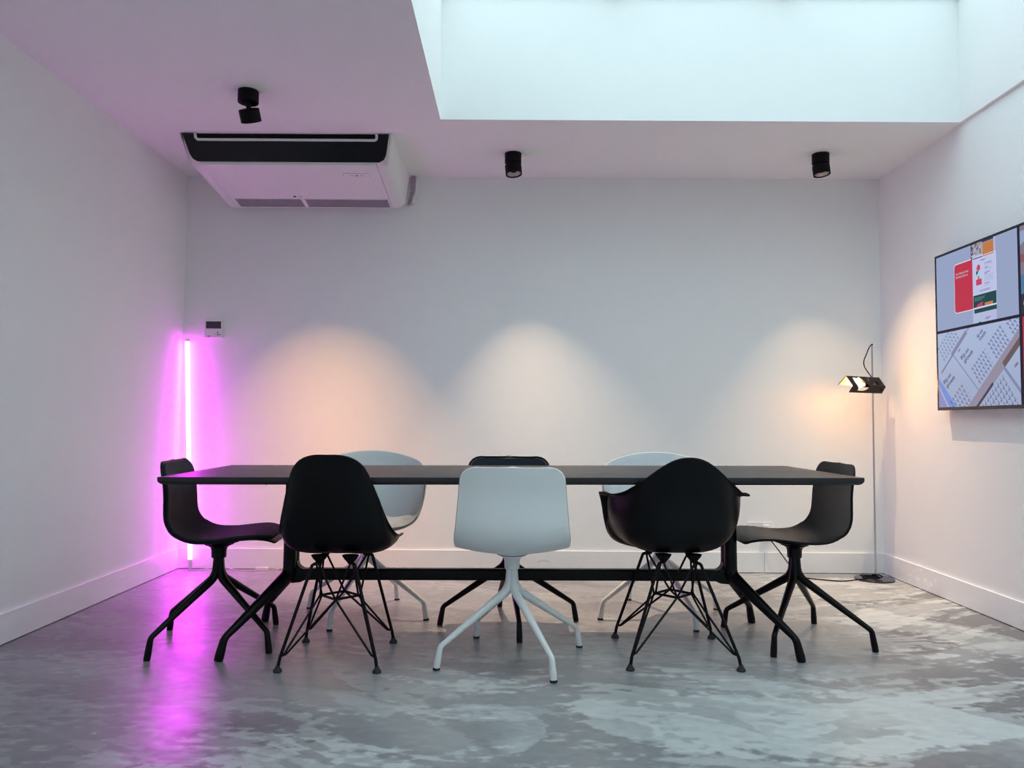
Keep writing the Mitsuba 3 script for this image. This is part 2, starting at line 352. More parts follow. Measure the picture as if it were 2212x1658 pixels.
# the beam between the leg pairs with rounded corner brackets
beam = rbox(-0.985, 0.985, -0.0225, 0.0225, 0.268, 0.318, 0.008)
obj('beam', table_xf(beam, False), 'black_metal', t, smooth=40)
for sx in (-1, 1):
    R = 0.036
    arc = [(0.93 - R + R * math.sin(a), 0.352 - R * math.cos(a)) for a in np.linspace(0, math.pi / 2, 9)]
    arc = [(x + 0.030, z) for x, z in arc]
    poly = Polygon([(0.90, 0.2685)] + [(0.90, 0.316)] + arc + [(0.985, 0.352), (0.985, 0.255), (0.945, 0.259), (0.925, 0.2685)])
    m = plate(poly, 0.044, (0, 0.022, 0), (1, 0, 0), (0, 0, 1))
    if sx < 0: m.apply_transform(np.diag([-1.0, 1, 1, 1]))
    obj('bracket', table_xf(m, False), 'black_metal', t, smooth=40)
    for bx, bz in ((0.912, 0.332),):
        s = trimesh.creation.icosphere(2, 0.0045); s.apply_translation([sx * (bx + 0.045), -0.0225, bz - 0.015])
        obj('bolt', table_xf(s, False), 'dark_steel', t, smooth=True)
    cb = rbox(sx * 0.99 - 0.035, sx * 0.99 + 0.035, -0.21, 0.21, TZ - TT - 0.0145, TZ - TT - 0.0055, 0.003)
    obj('cross_rail', table_xf(cb), 'black_metal', t, smooth=30)

# ------------------------------------------------------------------ chairs on a four-star swivel base
def swivel_base(c, key, ang, metal, caps, top_z=0.437):
    """hub and four tapered legs; c: (x, y) of the column"""
    loc = (c[0], c[1], 0)
    collar = lathe([(0, 0.368), (0.0285, 0.368), (0.0315, 0.371), (0.0325, top_z - 0.026), (0.036, top_z - 0.014), (0.048, top_z - 0.005), (0.062, top_z), (0, top_z)], 40)
    obj('collar', xf(collar, loc), metal, key, smooth=35)
    core = lathe([(0, 0.285), (0.012, 0.288), (0.017, 0.30), (0.017, 0.369), (0, 0.369)], 24)
    obj('column', xf(core, loc), metal, key, smooth=35)
    for k in range(4):
        p, r = foot_leg(V(0.0125, 0, 0.369), V(0.0130, 0, 0.287), V(0.322, 0, 0.088), V(0.337, 0, 0.008 if caps else 0.001), 0.0128, 0.0185, 0.0108, 0.0148, (0.085, 0.03))
        L = obj('leg', xf(sweep(p, r, 16), loc, ang + k * math.pi / 2), metal, key, smooth=40)
        if caps:
            cp = lathe([(0, 0.0005), (0.0135, 0.0005), (0.0142, 0.003), (0.0142, 0.0085), (0, 0.0085)], 24, (0.337, 0, 0))
            obj('foot_cap', xf(cp, loc, ang + k * math.pi / 2), 'rubber', L, smooth=35, label='black foot cap')

SIDE = np.array([(.268, .447), (.254, .463), (.222, .473), (.17, .473), (.10, .463), (.03, .451), (-.04, .444), (-.10, .449), (-.155, .472),
                 (-.188, .518), (-.198, .578), (-.197, .645), (-.199, .70), (-.206, .75), (-.213, .801)])
def side_surface(nu=110, nv=29, u0=0.0, u1=1.0, inset=0.0, lift=0.0):
    """mid-surface of the armless bucket shell: front lip -> seat -> back top"""
    s = spline(SIDE, 400); L = np.r_[0, np.cumsum(np.linalg.norm(np.diff(s, axis=0), axis=1))]; tot = L[-1]
    end = np.linspace(0, 1, nu)
    uu = (u0 + (u1 - u0) * (end - 0.80 * np.sin(2 * math.pi * end) / (2 * math.pi))) * tot
    x, z = np.interp(uu, L, s[:, 0]), np.interp(uu, L, s[:, 1])
    tx, tz = np.gradient(x), np.gradient(z); q = np.hypot(tx, tz); tx, tz = tx / q, tz / q
    nx, nz = tz, -tx                                   # towards the sitter
    w = np.interp(uu / tot, [0, .12, .25, .42, .52, .60, .72, .86, 1], [.205, .219, .228, .232, .2325, .231, .222, .212, .2035]) - inset
    w_full = w + inset
    rt, rf_ = 0.058 - inset * 0.5, 0.105 - inset * 0.5
    d = (u1 * tot - uu); k = np.clip(1 - d / rt, 0, 1); w = w - rt * (1 - np.sqrt(np.maximum(1 - k * k, 0)))
    d = (uu - u0 * tot); k = np.clip(1 - d / rf_, 0, 1); w = w - rf_ * (1 - np.sqrt(np.maximum(1 - k * k, 0)))
    c = np.interp(uu / tot, [0, .10, .3, .45, .53, .62, .7, .85, 1], [-.004, .004, .014, .028, .040, .038, .030, .022, .016])
    v = np.linspace(-1, 1, nv)
    wy = w[:, None] * v[None, :]
    crv = np.abs(wy / w_full[:, None]) ** 2.2 * c[:, None] + lift
    return np.stack([x[:, None] + nx[:, None] * crv, wy, z[:, None] + nz[:, None] * crv], -1)

def bucket_chair(c, face, legs, label, shell, metal, caps=False, padded=False, name='swivel_chair'):
    k = thing(name, label, 'chair', 'armless swivel chairs around the table'); loc = (c[0], c[1], 0)
    obj('seat_shell', xf(sheet(side_surface(), 0.0095), loc, face), shell, k, smooth=45)
    if padded:
        obj('upholstery', xf(sheet(side_surface(100, 25, 0.03, 0.985, 0.008, 0.0100), 0.012), loc, face), 'dark_cloth', k, smooth=45, label='dark cloth upholstery')
    bracket = lathe([(0, 0.425), (0.052, 0.428), (0.085, 0.4375), (0.088, 0.441), (0, 0.441)], 40)
    obj('swivel_plate', xf(bracket, loc), metal, k, smooth=40)
    swivel_base(c, k, legs, metal, caps, 0.427)
    return k

PI = math.pi
bucket_chair((-0.005, 3.254), PI / 2, math.radians(28.5), 'white plastic armless swivel chair at the middle of the near side of the table', 'white_plastic', 'white_metal', True)
bucket_chair((-1.316, 3.468), 0.12, math.radians(-31.2), 'black swivel chair at the left table end in front of the magenta light tube', 'black_plastic', 'black_metal', False, True)
bucket_chair((1.292, 3.572), PI, math.radians(-34.9), 'black plastic swivel chair at the right table end beside the floor lamp', 'black_plastic', 'black_metal')
bucket_chair((-0.02, 3.8145), -PI / 2 + 0.03, math.radians(8.6), 'black cloth-padded swivel chair beyond the table, between the two pale armchairs', 'black_plastic', 'black_metal', False, True)

# ------------------------------------------------------------------ moulded shells described by their rim
def bowl(rim, low, centre, thick, fl=None, na=132, nr=30, p1=0.45):
    """rim, low: control points from the front centre round the left side to the back centre (mirrored); fl: outward flange per control"""
    rim, low = np.array(rim, float), np.array(low, float); fl = np.zeros(len(rim)) if fl is None else np.array(fl, float)
    full = np.vstack([np.c_[rim, low, fl], (np.c_[rim, low, fl] * np.array([1, -1, 1, 1, -1, 1, 1]))[-2:0:-1]])
    q = np.vstack([full, full[:1]]); d = np.r_[0, np.cumsum(np.linalg.norm(np.diff(q[:, :3], axis=0), axis=1) ** 0.6)]
    c = CubicSpline(d, q, bc_type='periodic')(np.linspace(0, d[-1], na, endpoint=False))
    R, Lw, F = c[:, :3], c[:, 3:6], np.maximum(c[:, 6], 0)
    C = np.asarray(centre, float); P0 = np.repeat(C[None], na, 0)
    P1 = C + p1 * (np.c_[Lw[:, :2], np.full(na, C[2])] - C)
    s = np.linspace(0, 1, nr) ** 0.9; s = s[None, :, None]
    B = (1 - s) ** 3 * P0[:, None] + 3 * (1 - s) ** 2 * s * P1[:, None] + 3 * (1 - s) * s * s * Lw[:, None] + s ** 3 * R[:, None]
    # the rim rolls outwards
    if F.max() > 1e-6:
        up = (B[:, -1] - B[:, -2]); up /= np.linalg.norm(up, axis=1, keepdims=True)
        out = np.c_[R[:, :2], np.zeros(na)]; tang = np.roll(R, -1, 0) - np.roll(R, 1, 0); tang[:, 2] = 0
        o = np.cross(tang, [0, 0, 1.0]); o *= np.sign((o * out).sum(1, keepdims=True)); o /= np.linalg.norm(o, axis=1, keepdims=True) + 1e-12
        rows = []
        rr = np.minimum(F, 0.016)
        for a in (0.3, 0.6, 0.8, 1.0): rows.append(R + up * (rr * math.sin(a * PI / 2))[:, None] * 0.7 + o * (rr * (1 - math.cos(a * PI / 2)) + 1e-4)[:, None])
        for a in (0.33, 0.66, 1.0): rows.append(rows[3] + o * (np.maximum(F - rr, 0.0) * a + 1.5e-4 * a)[:, None])
        B = np.concatenate([B, np.stack(rows, 1)], 1)
    return sheet(B, thick, closed_u=True, pole=True)

ARM_RIM = [(.243, 0, .447), (.236, .10, .450), (.214, .178, .460), (.168, .240, .488), (.118, .268, .532), (.070, .286, .600), (.028, .294, .672), (-.035, .290, .728),
           (-.115, .263, .763), (-.182, .205, .787), (-.232, .115, .808), (-.246, 0, .818)]
ARM_LOW = [(.17, 0, .462), (.165, .08, .460), (.155, .15, .452), (.13, .205, .446), (.085, .232, .446), (.035, .240, .446), (-.02, .243, .447), (-.075, .238, .450),
           (-.135, .212, .455), (-.178, .165, .46), (-.212, .09, .465), (-.222, 0, .468)]
def arm_chair(c, face, legs, label):
    k = thing('swivel_armchair', label, 'chair', 'pale swivel armchairs beyond the table'); loc = (c[0], c[1], 0)
    obj('seat_shell', xf(bowl(ARM_RIM, ARM_LOW, (0.02, 0, 0.442), 0.0095), loc, face), 'pale_plastic', k, smooth=45)
    obj('swivel_plate', xf(lathe([(0, 0.422), (0.052, 0.424), (0.085, 0.431), (0.088, 0.435), (0, 0.435)], 40), loc), 'white_metal', k, smooth=40)
    swivel_base(c, k, legs, 'white_metal', True, 0.424)
    return k
arm_chair((-0.7475, 3.964), -PI / 2 + 0.10, math.radians(-19), 'pale swivel armchair beyond the table, partly hidden by the black armless wire-base chair')
arm_chair((0.754, 4.002), -PI / 2 - 0.12, math.radians(19.4), 'pale swivel armchair beyond the table, partly hidden by the black wire-base armchair')

# ------------------------------------------------------------------ chairs on a wire base
SIDE_RIM = [(.285, 0, .428), (.272, .11, .434), (.225, .185, .455), (.14, .222, .480), (.03, .230, .490), (-.06, .226, .510), (-.125, .212, .565), (-.170, .192, .650), (-.210, .164, .735),
            (-.238, .141, .792), (-.258, .102, .830), (-.268, .05, .845), (-.270, 0, .846)]
SIDE_LOW = [(.21, 0, .438), (.20, .09, .436), (.18, .16, .430), (.12, .205, .424), (.02, .212, .422), (-.07, .215, .424), (-.145, .212, .436), (-.185, .195, .452), (-.20, .165, .46),
            (-.215, .13, .462), (-.228, .085, .462), (-.232, .04, .462), (-.234, 0, .462)]
SIDE_FL = [.0, .0, .010, .014, .014, .012, .006, 0, 0, 0, 0, 0, 0]
WIDE_RIM = [(.285, 0, .430), (.272, .12, .436), (.238, .196, .446), (.188, .242, .466), (.145, .264, .502), (.121, .272, .562), (.100, .272, .628), (.055, .276, .662), (-.04, .272, .668), (-.120, .248, .672),
            (-.192, .214, .692), (-.260, .166, .748), (-.298, .112, .798), (-.318, .055, .834), (-.324, 0, .844)]
WIDE_LOW = [(.21, 0, .440), (.20, .10, .438), (.185, .17, .432), (.16, .218, .428), (.13, .246, .428), (.11, .262, .428), (.085, .272, .430), (.03, .280, .434), (-.06, .268, .434), (-.150, .246, .436),
            (-.195, .212, .442), (-.228, .168, .448), (-.252, .112, .454), (-.264, .055, .458), (-.268, 0, .460)]
WIDE_FL = [0, 0, 0, .002, .004, .012, .026, .036, .040, .038, .022, .006, .002, 0, 0]

def wire_base(loc, key, wx, wy, metal='black_metal'):
    """loc: floor point under the chair; local x forward. Four leg rods, crossing braces that meet in a small ring, glides"""
    feet = {(sx, sy): V(sx * wx, sy * wy, 0) for sx in (-1, 1) for sy in (-1, 1)}
    mount = {q: V(q[0] * 0.105, q[1] * (0.063 if q[0] < 0 else 0.085), 0.411) for q in feet}
    ring = {'l': V(0, 0.080, 0.252), 'r': V(0, -0.080, 0.252), 'f': V(0.080, 0, 0.252), 'b': V(-0.080, 0, 0.252)}
    face = PI / 2
    mm = lambda m: xf(m, loc, face)
    for q, F in feet.items():
        M = mount[q]; d = unit(M - F); low = F + d * 0.055
        glide = lathe([(0, 0.0004), (0.0165, 0.0004), (0.0178, 0.003), (0.0165, 0.008), (0.0105, 0.015), (0.0075, 0.024), (0, 0.025)], 24, F)
        top = M + V(0, 0, 0.002)
        path = fillet([F + V(0, 0, 0.012), F + V(d[0] * .02, d[1] * .02, .050), M + V(q[0] * 0.022, q[1] * 0.024, -0.012), M + V(-q[0] * .006, -q[1] * .006, 0.0)], (0.03, 0.012), 5)
        L = obj('leg', mm(sweep(path, 0.0064, 10)), metal, key, smooth=True)
        obj('glide', mm(glide), 'rubber', L, smooth=35)
        pad = lathe([(0, 0.402), (0.010, 0.402), (0.013, 0.408), (0.027, 0.424), (0.034, 0.436), (0, 0.436)], 24, (M[0], M[1], 0))
        obj('mount', mm(pad), 'black_matt', key, smooth=35)
    pairs = [('b', (-1, -1), (-1, 1)), ('f', (1, -1), (1, 1)), ('l', (-1, 1), (1, 1)), ('r', (-1, -1), (1, -1))]
    for side, A, B in pairs:
        o = unit(V(ring[side][0], ring[side][1], 0))
        for a, b, e in ((A, B, 0.0035), (B, A, -0.0035)):
            Fa, Mb = feet[a], mount[b]; da = unit(mount[a] - Fa)
            foot_at = Fa + V(0, 0, 0.058) + V(da[0] * .024, da[1] * .024, 0)
            tang = unit(Mb - foot_at)
            hook = foot_at + unit(V(ring[side][0] - Fa[0], ring[side][1] - Fa[1], 0)) * 0.022 + V(0, 0, 0.004)
            path = fillet([foot_at, hook, ring[side] + o * e, Mb - V(0, 0, 0.012) + o * 0.012, Mb + V(0, 0, -0.002)], (0.012, 0.03, 0.01), 5)
            obj('brace', mm(sweep(path, 0.0042, 8)), metal, key, smooth=True)
    rp = fillet([ring['l'], ring['b'], ring['r'], ring['f'], ring['l'], ring['b'], ring['r']], 0.012, 4)[1:-1]
    cl = [ring['l'] * .5 + ring['b'] * .5, ring['b'], ring['r'], ring['f'], ring['l'], ring['l'] * .5 + ring['b'] * .5]
    obj('ring', mm(sweep(fillet(cl, 0.012, 5), 0.0048, 10)), metal, key, smooth=True)

def shell_chair(name, c, label, rim, low, fl, wx, wy, face=PI / 2):
    k = thing(name, label, 'chair'); loc = (c[0], c[1], 0)
    obj('seat_shell', xf(bowl(rim, low, (0.02, 0, 0.432), 0.0065, fl), loc, face), 'black_plastic', k, smooth=45)
    wire_base(loc, k, wx, wy)
    return k
shell_chair('wire_base_chair', (-0.724, 3.258), 'black plastic armless shell chair on a black wire base, near side of the table', SIDE_RIM, SIDE_LOW, SIDE_FL, 0.205, 0.194)
shell_chair('wire_base_armchair', (0.6875, 3.338), 'black plastic shell armchair on a black wire base, near side of the table', WIDE_RIM, WIDE_LOW, WIDE_FL, 0.231, 0.220)

# ------------------------------------------------------------------ ceiling spotlights
def spotlight(x, y, tilt_dir, tilt, label, power, beam, gap=0.004, r=0.0505):
    k = thing('ceiling_spotlight', label, 'spotlight', 'black ceiling spotlights')
    hb, hh = 0.060, 0.060
    base = lathe([(0, H - hb), (r - 0.002, H - hb), (r, H - hb + 0.002), (r, H - 0.0005), (0, H - 0.0005)], 48, (x, y, 0))
    obj('base', base, 'black_matt', k, smooth=35)
    d = unit(V(math.cos(tilt_dir) * math.sin(tilt), math.sin(tilt_dir) * math.sin(tilt), -math.cos(tilt)))
    side = V(math.cos(tilt_dir), math.sin(tilt_dir), 0)
    # the head hinges at the edge towards which it is turned away
    pivot = V(x, y, H - hb - gap)
    top = pivot + side * r * (1 - math.cos(tilt)) - V(0, 0, r * math.sin(tilt) + 0.001)
    prof = [(0, 0), (r - 0.002, 0), (r, 0.002), (r, hh), (r - 0.004, hh), (r - 0.007, hh - 0.004), (r - 0.014, hh - 0.022), (0.0, hh - 0.022)]
    obj('head', lathe(prof, 48, top, d), 'black_matt', k, smooth=30)
    ring = lathe([(0.020, hh - 0.020), (r - 0.0155, hh - 0.020), (r - 0.0085, hh - 0.005), (r - 0.0095, hh - 0.004), (0.018, hh - 0.019)], 48, top, d)
    obj('reflector', ring, 'reflector', k, smooth=30, label='grey reflector')
    a = V(x, y, H - hb - gap - 0.012)
    obj('joint', sweep([V(x, y, H - hb + 0.002), top + d * 0.004], 0.012, 16), 'black_matt', k, smooth=40)
    o = top + d * (hh - 0.010)
    scene[f'{k}_beam'] = {'type': 'spot', 'to_world': T().look_at(origin=[float(q) for q in o], target=[float(q) for q in o + d], up=[1.0, 0.1, 0.05]),
                          'intensity': rgb(*power), 'cutoff_angle': float(beam[0]), 'beam_width': float(beam[1])}
spotlight(-1.350, 3.792, math.radians(83), math.radians(32), 'black ceiling spotlight in front of the air conditioner, its head clearly tilted', SPOT[0], (25, 1), 0.002)
spotlight(-0.018, 4.672, math.radians(-52), math.radians(9), 'black ceiling spotlight right of the air conditioner, near the middle of the back wall', SPOT[1], (36, 1))
spotlight(1.870, 4.652, math.radians(-45), math.radians(7), 'black ceiling spotlight above the floor lamp, nearest the right wall', SPOT[2], (36, 1), 0.002)

# ------------------------------------------------------------------ air conditioner under the ceiling
k = thing('air_conditioner', 'white ceiling-hung air conditioner with black front in the left corner', 'air conditioner')
AX, ATOP = -1.3285, H - 0.001
def ac_outline(y, zb, wt, wb, r, ztop, ytop=None):
    pts = []
    for s in (-1, 1):
        pts.append([AX + s * wt, y if ytop is None else ytop, ztop])
        for a in np.linspace(0, PI / 2, 7):
            pts.append([AX + s * (wb - r + r * math.sin(a)), y, zb + r - r * math.cos(a)])
    return pts
front = ac_outline(4.435, 2.476, 0.6125, 0.592, 0.040, ATOP, 4.352)
rear = ac_outline(5.035, 2.392, 0.6125, 0.600, 0.060, ATOP, 5.085) + ac_outline(5.075, 2.46, 0.6125, 0.602, 0.06, ATOP, 5.095)
hullm = hull_pts(front + rear)
SEAM_L, SEAM_R = AX - 0.515, AX + 0.512
mid = hullm ^ to_man(box(SEAM_L, SEAM_R, 4, 5.2, 2.2, 2.7))
obj('body', to_tri(mid), 'unit_white', k, smooth=22)
obj('end_cap', to_tri(hullm ^ to_man(box(SEAM_R + 0.0018, 0, 4, 5.2, 2.2, 2.7))), 'unit_white', k, smooth=25)
obj('end_cap', to_tri(hullm ^ to_man(box(-2.2, SEAM_L - 0.0018, 4, 5.2, 2.2, 2.7))), 'unit_white', k, smooth=25)
# front panel: local u along x, w up the sloping face
fo, fup = V(AX, 4.435, 2.476), unit(V(0, 4.352 - 4.435, ATOP - 2.476)); FH = np.linalg.norm(V(0, 4.352 - 4.435, ATOP - 2.476))
fn_ = np.cross(V(1, 0, 0), fup)
def rounded(poly, r): return poly.buffer(-r, 16).buffer(r, 16)
outer = Polygon([(-0.596, FH - 0.002), (-0.572, 0.060), (-0.557, 0.032), (-0.530, 0.018), (0.530, 0.018), (0.557, 0.032), (0.572, 0.060), (0.596, FH - 0.002)])
notch = rounded(sbox(-0.530, FH - 0.044, 0.532, FH + 0.2), 0.024)
panel = outer.difference(notch)
obj('front_panel', plate(panel, 0.005, fo, (1, 0, 0), fup), 'unit_black', k, smooth=30, label='glossy black front panel')
rim = notch.difference(notch.buffer(-0.015, 16)).intersection(sbox(-1, 0, 1, FH - 0.003))
obj('outlet_rim', plate(rim, 0.007, fo, (1, 0, 0), fup), 'unit_white', k, smooth=30, label='white rim round the air outlet')
slot = notch.buffer(-0.015, 16).intersection(sbox(-1, FH - 0.05, 1, FH - 0.004))
obj('outlet', plate(slot, 0.0015, fo, (1, 0, 0), fup), 'black_matt', k, smooth=False, label='dark air outlet')
# underside: local u along x, w towards the wall, thickness downwards
bo, bw = V(AX, 4.435, 2.476), unit(V(0, 5.035 - 4.435, 2.392 - 2.476)); BL = np.linalg.norm(V(0, 0.6, 0.084))
def under(poly, t, lift=0.0):
    nrm = np.cross(bw, V(1, 0, 0)); nrm = nrm if nrm[2] < 0 else -nrm
    m = plate(poly, t, (0, 0, 0), (1, 0, 0), bw); o = np.array(m.vertices); 
    d = (o @ np.cross(V(1, 0, 0), bw)); o = o - np.outer(d, np.cross(V(1, 0, 0), bw)) + np.outer(d, nrm)
    m.vertices = o + bo + nrm * lift
    m.fix_normals(); return m
g0, g1 = BL * 0.775, BL - 0.012
for a, b in ((-0.490, -0.060), (-0.036, 0.500)):
    g = obj('intake_grille', under(sbox(a, g0, b, g1), 0.0015), 'unit_grey', k, smooth=False, label='grey intake grille')
    ribs = [under(sbox(a + 0.004, y, b - 0.004, y + 0.0022), 0.0022, 0.0014) for y in np.linspace(g0 + 0.006, g1 - 0.008, 14)]
    ribs += [under(sbox(x, g0 + 0.004, x + 0.0025, g1 - 0.004), 0.0022, 0.0014) for x in np.arange(a + 0.03, b - 0.02, 0.045)]
    obj('ribs', cat(*ribs), 'unit_grey', g, smooth=False, kind='stuff')
obj('grille_lip', under(sbox(-0.495, g0 - 0.008, -0.052, g0 - 0.002), 0.003), 'unit_white', k, smooth=False)
obj('grille_lip', under(sbox(-0.052, g0 - 0.003, 0.506, g0 + 0.001), 0.003), 'unit_white', k, smooth=False)
obj('grille_divider', under(Polygon([(-0.0595, g0), (-0.0365, g0), (-0.0365, g1), (-0.0595, g1)]), 0.003), 'unit_white', k, smooth=False)
dpl = rounded(sbox(0.290, 0.105, 0.450, 0.150), 0.012)
dp = obj('display', under(dpl, 0.0018), 'unit_white', k, smooth=30)
obj('bezel', under(dpl.buffer(0.0022).difference(dpl.buffer(-0.0004)), 0.0012), 'print_grey', dp, smooth=False)
ey = sbox(0.363, 0.124, 0.375, 0.135)
obj('sensor', under(ey, 0.0012, 0.0018), 'print_dark', dp, smooth=False)
for a, b in ((0.328, 0.353), (0.385, 0.415)):
    obj('print', under(sbox(a, 0.1275, b, 0.1315), 0.0008, 0.0018), 'print_grey', dp, smooth=False)
# maker's mark: a dark disc and two letters, read from below
disc = Point(-0.090, g0 - 0.036).buffer(0.010, 20)
obj('emblem', under(disc, 0.0008), 'print_dark', k, smooth=False)
def under_text(s, h, u, w):
    m = meshkit.text_mesh(s, h, 0.0008); v = np.array(m.vertices); nrm = np.cross(bw, V(1, 0, 0)); nrm = nrm if nrm[2] < 0 else -nrm
    m.vertices = bo + np.outer(v[:, 0] + u, V(1, 0, 0)) + np.outer(v[:, 1] + w, -bw * -1) * 1 + np.outer(v[:, 2], nrm)
    m.fix_normals(); return m
obj('lettering', under_text('LG', 0.016, -0.070, g0 - 0.044), 'print_grey', k, smooth=False)
# pipework leaving at the back right
pth = spline([(-0.695, 5.100, 2.445), (-0.682, 5.110, 2.49), (-0.671, 5.114, 2.55), (-0.667, 5.116, 2.633)], 24)
obj('drain_pipe', sweep(pth, 0.0105, 14), 'unit_white', k, smooth=True)
rib = spline([(-0.722, 5.105, 2.43), (-0.708, 5.108, 2.48), (-0.698, 5.11, 2.54), (-0.695, 5.112, 2.632)], 90)
obj('ribbed_hose', sweep(rib, 0.0095 + 0.0015 * np.sign(np.sin(np.arange(90) * 1.1)), 14), 'unit_grey', k, smooth=False, label='grey ribbed hose')

# ------------------------------------------------------------------ wall controller
k = thing('wall_controller', 'small white controller with dark display on the wall beside the light tube top', 'thermostat')
tx0, tx1, tz0, tz1 = -2.078, -1.955, 1.530, 1.648
obj('case', rbox(tx0, tx1, YB - 0.018, YB, tz0, tz1, 0.003), 'device_white', k, smooth=30)
obj('display', rbox(tx0 + 0.011, tx1 - 0.011, YB - 0.0195, YB - 0.0178, tz0 + 0.062, tz1 - 0.009, 0.0006), 'dark_steel', k, smooth=30, label='dark display')
obj('flap', rbox(tx0 + 0.004, tx1 - 0.002, YB - 0.0192, YB - 0.0178, tz0 + 0.003, tz0 + 0.052, 0.0006), 'device_white', k, smooth=30)
def wall_disc(x, z, r, t=0.0012): return lathe([(0, 0), (r, 0), (r, t), (0, t)], 20, (x, YB - 0.0192, z), (0, -1, 0))
obj('emblem', wall_disc(tx0 + 0.030, tz0 + 0.010, 0.0045), 'print_dark', k, smooth=False)
def wall_text(s, h, x, y, z, depth=0.0008):
    m = meshkit.text_mesh(s, h, depth); v = np.array(m.vertices); m.vertices = np.c_[x + v[:, 0], y - v[:, 2], z + v[:, 1]]; m.fix_normals(); return m
obj('lettering', wall_text('LG', 0.0075, tx0 + 0.037, YB - 0.0192, tz0 + 0.0062), 'print_dark', k, smooth=False)
for x, z, r, mt in ((tx1 - 0.030, tz0 + 0.021, 0.0045, 'print_dark'), (tx1 - 0.044, tz0 + 0.024, 0.0035, 'print_grey'), (tx1 - 0.016, tz0 + 0.021, 0.0055, 'print_grey'), (tx1 - 0.030, tz0 + 0.036, 0.0055, 'print_grey'), (tx1 - 0.036, tz0 + 0.036, 0.0040, 'print_grey')):
    obj('button', wall_disc(x, z, r), mt, k, smooth=False)

# ------------------------------------------------------------------ magenta light tube leaning in the corner
k = thing('light_tube', 'glowing magenta light tube standing in the left corner', 'lamp')
tb, tt_ = V(-2.113, 5.078, 0.0), V(-2.183, 5.098, 1.522)
ax = unit(tt_ - tb); pt = lambda z: tb + ax * (z / ax[2])
L0, L1 = 0.068, 1.503
glow = sweep([pt(L0), pt(0.5), pt(1.0), pt(L1)], 0.0150, 24)
scene[f'{k}__tube'] = mikit.ply(glow, 'device_white', smooth=True, emitter={'type': 'area', 'radiance': rgb(*LED)})
labels[f'{k}__tube'] = {'label': 'glowing tube'}
obj('top_cap', sweep([pt(L1 + .0005), pt(L1 + 0.016)], 0.0155, 24), 'device_white', k, smooth=35)
obj('socket', sweep([pt(0.020), pt(0.021), pt(0.050), pt(L0 - .0005)], [0.0085, 0.0125, 0.0145, 0.0155], 24), 'cord_white', k, smooth=35)
obj('cable_gland', sweep([pt(0.0), pt(0.019)], [0.0055, 0.0075], 16), 'cord_white', k, smooth=35)
k = thing('tube_cable', 'thin white cable running along the floor from the magenta light tube', 'cable')
cb = spline([(-2.108, 5.070, 0.0035), (-2.06, 5.055, 0.0035), (-1.99, 5.075, 0.012), (-1.92, 5.095, 0.028), (-1.86, 5.085, 0.012), (-1.78, 5.060, 0.0035), (-1.65, 5.070, 0.0035),
             (-1.545, 5.085, 0.008), (-1.50, 5.095, 0.030), (-1.45, 5.110, 0.085), (-1.425, 5.118, 0.15), (-1.415, 5.122, 0.25)], 90)
obj('cord', sweep(cb, 0.0028, 8), 'cord_white', k, smooth=True)
obj('adaptor', rbox(-1.69, -1.60, 5.078, 5.105, 0.0008, 0.022, 0.006), 'cord_white', k, smooth=30)
k = thing('wall_socket', 'white wall socket above the skirting, behind the black armless wire-base chair', 'socket', 'white wall sockets')
obj('plate', rbox(-1.50, -1.35, YB - 0.009, YB, 0.235, 0.325, 0.002), 'device_white', k, smooth=30)
for x in (-1.462, -1.388): obj('outlet', wall_disc(x, 0.28, 0.0205, 0.0008).apply_translation([0, 0.0101, 0]), 'unit_grey', k, smooth=False)

# ------------------------------------------------------------------ floor lamp
k = thing('floor_lamp', 'lit floor lamp with folded black shade on a slim steel pole, right corner', 'lamp')
PX, PY = 2.308, 4.955
base_prof = [(0, 0.0005), (0.117, 0.0005), (0.1185, 0.0025), (0.1185, 0.0085), (0.117, 0.010), (0, 0.010)]
obj('base', lathe(base_prof, 64, (2.290, 4.935, 0)), 'dark_steel', k, smooth=30, label='glossy dark round base')
obj('pole', sweep([V(PX, PY, 0.009), V(PX, PY, 0.75), V(PX, PY, 1.492)], 0.0062, 14), 'steel', k, smooth=True, label='steel pole')
obj('pole_foot', lathe([(0, 0.010), (0.012, 0.010), (0.012, 0.018), (0.0075, 0.024), (0, 0.024)], 24, (PX, PY, 0)), 'dark_steel', k, smooth=30)
# shade: local t along the axis a (from the pole end), nrm towards the viewer's right, z up
hz = 1.233
Rp = V(2.352, 4.962, hz); a_ = unit(V(-0.865, -0.48, 0.0)); n_ = unit(V(0.48, -0.865, 0)); HL = 0.318
top_, rid_, bot_, bak_ = (0.0, 0.050), (0.046, -0.012), (0.018, -0.052), (-0.062, -0.004)
def facet(p, q, holes, t0=0.0, t1=HL):
    """sheet facet between profile points p and q, with holes given in (t, fraction)"""
    P, Q = n_ * p[0] + V(0, 0, p[1]), n_ * q[0] + V(0, 0, q[1]); d = Q - P; L = np.linalg.norm(d)
    poly = sbox(t0, 0, t1, L)
    for h in holes: poly = poly.difference(Polygon([(x, y * L) for x, y in h]) if isinstance(h, list) else Point(h[0], h[1] * L).buffer(h[2], 12))
    return plate(poly, 0.0016, Rp + P, a_, d)
win_u = [(0.300 * HL / 0.318 - 0.03, 1.01), (0.272, 0.55), (0.268, 0.14), (0.225, 0.18), (0.205, 0.02), (0.185, 0.30), (0.152, 1.01)]
win_l = [(0.270, -0.01), (0.248, 0.35), (0.252, 0.66), (0.190, 0.70), (0.165, 0.50), (0.150, -0.01)]
sh = cat(facet(top_, rid_, [win_u, (0.062, 0.55, 0.0085), (0.055, 0.70, 0.0085)]), facet(rid_, bot_, [win_l, (0.030, 0.40, 0.0075), (0.024, 0.5, 0.0075)]), facet(bak_, top_, []))
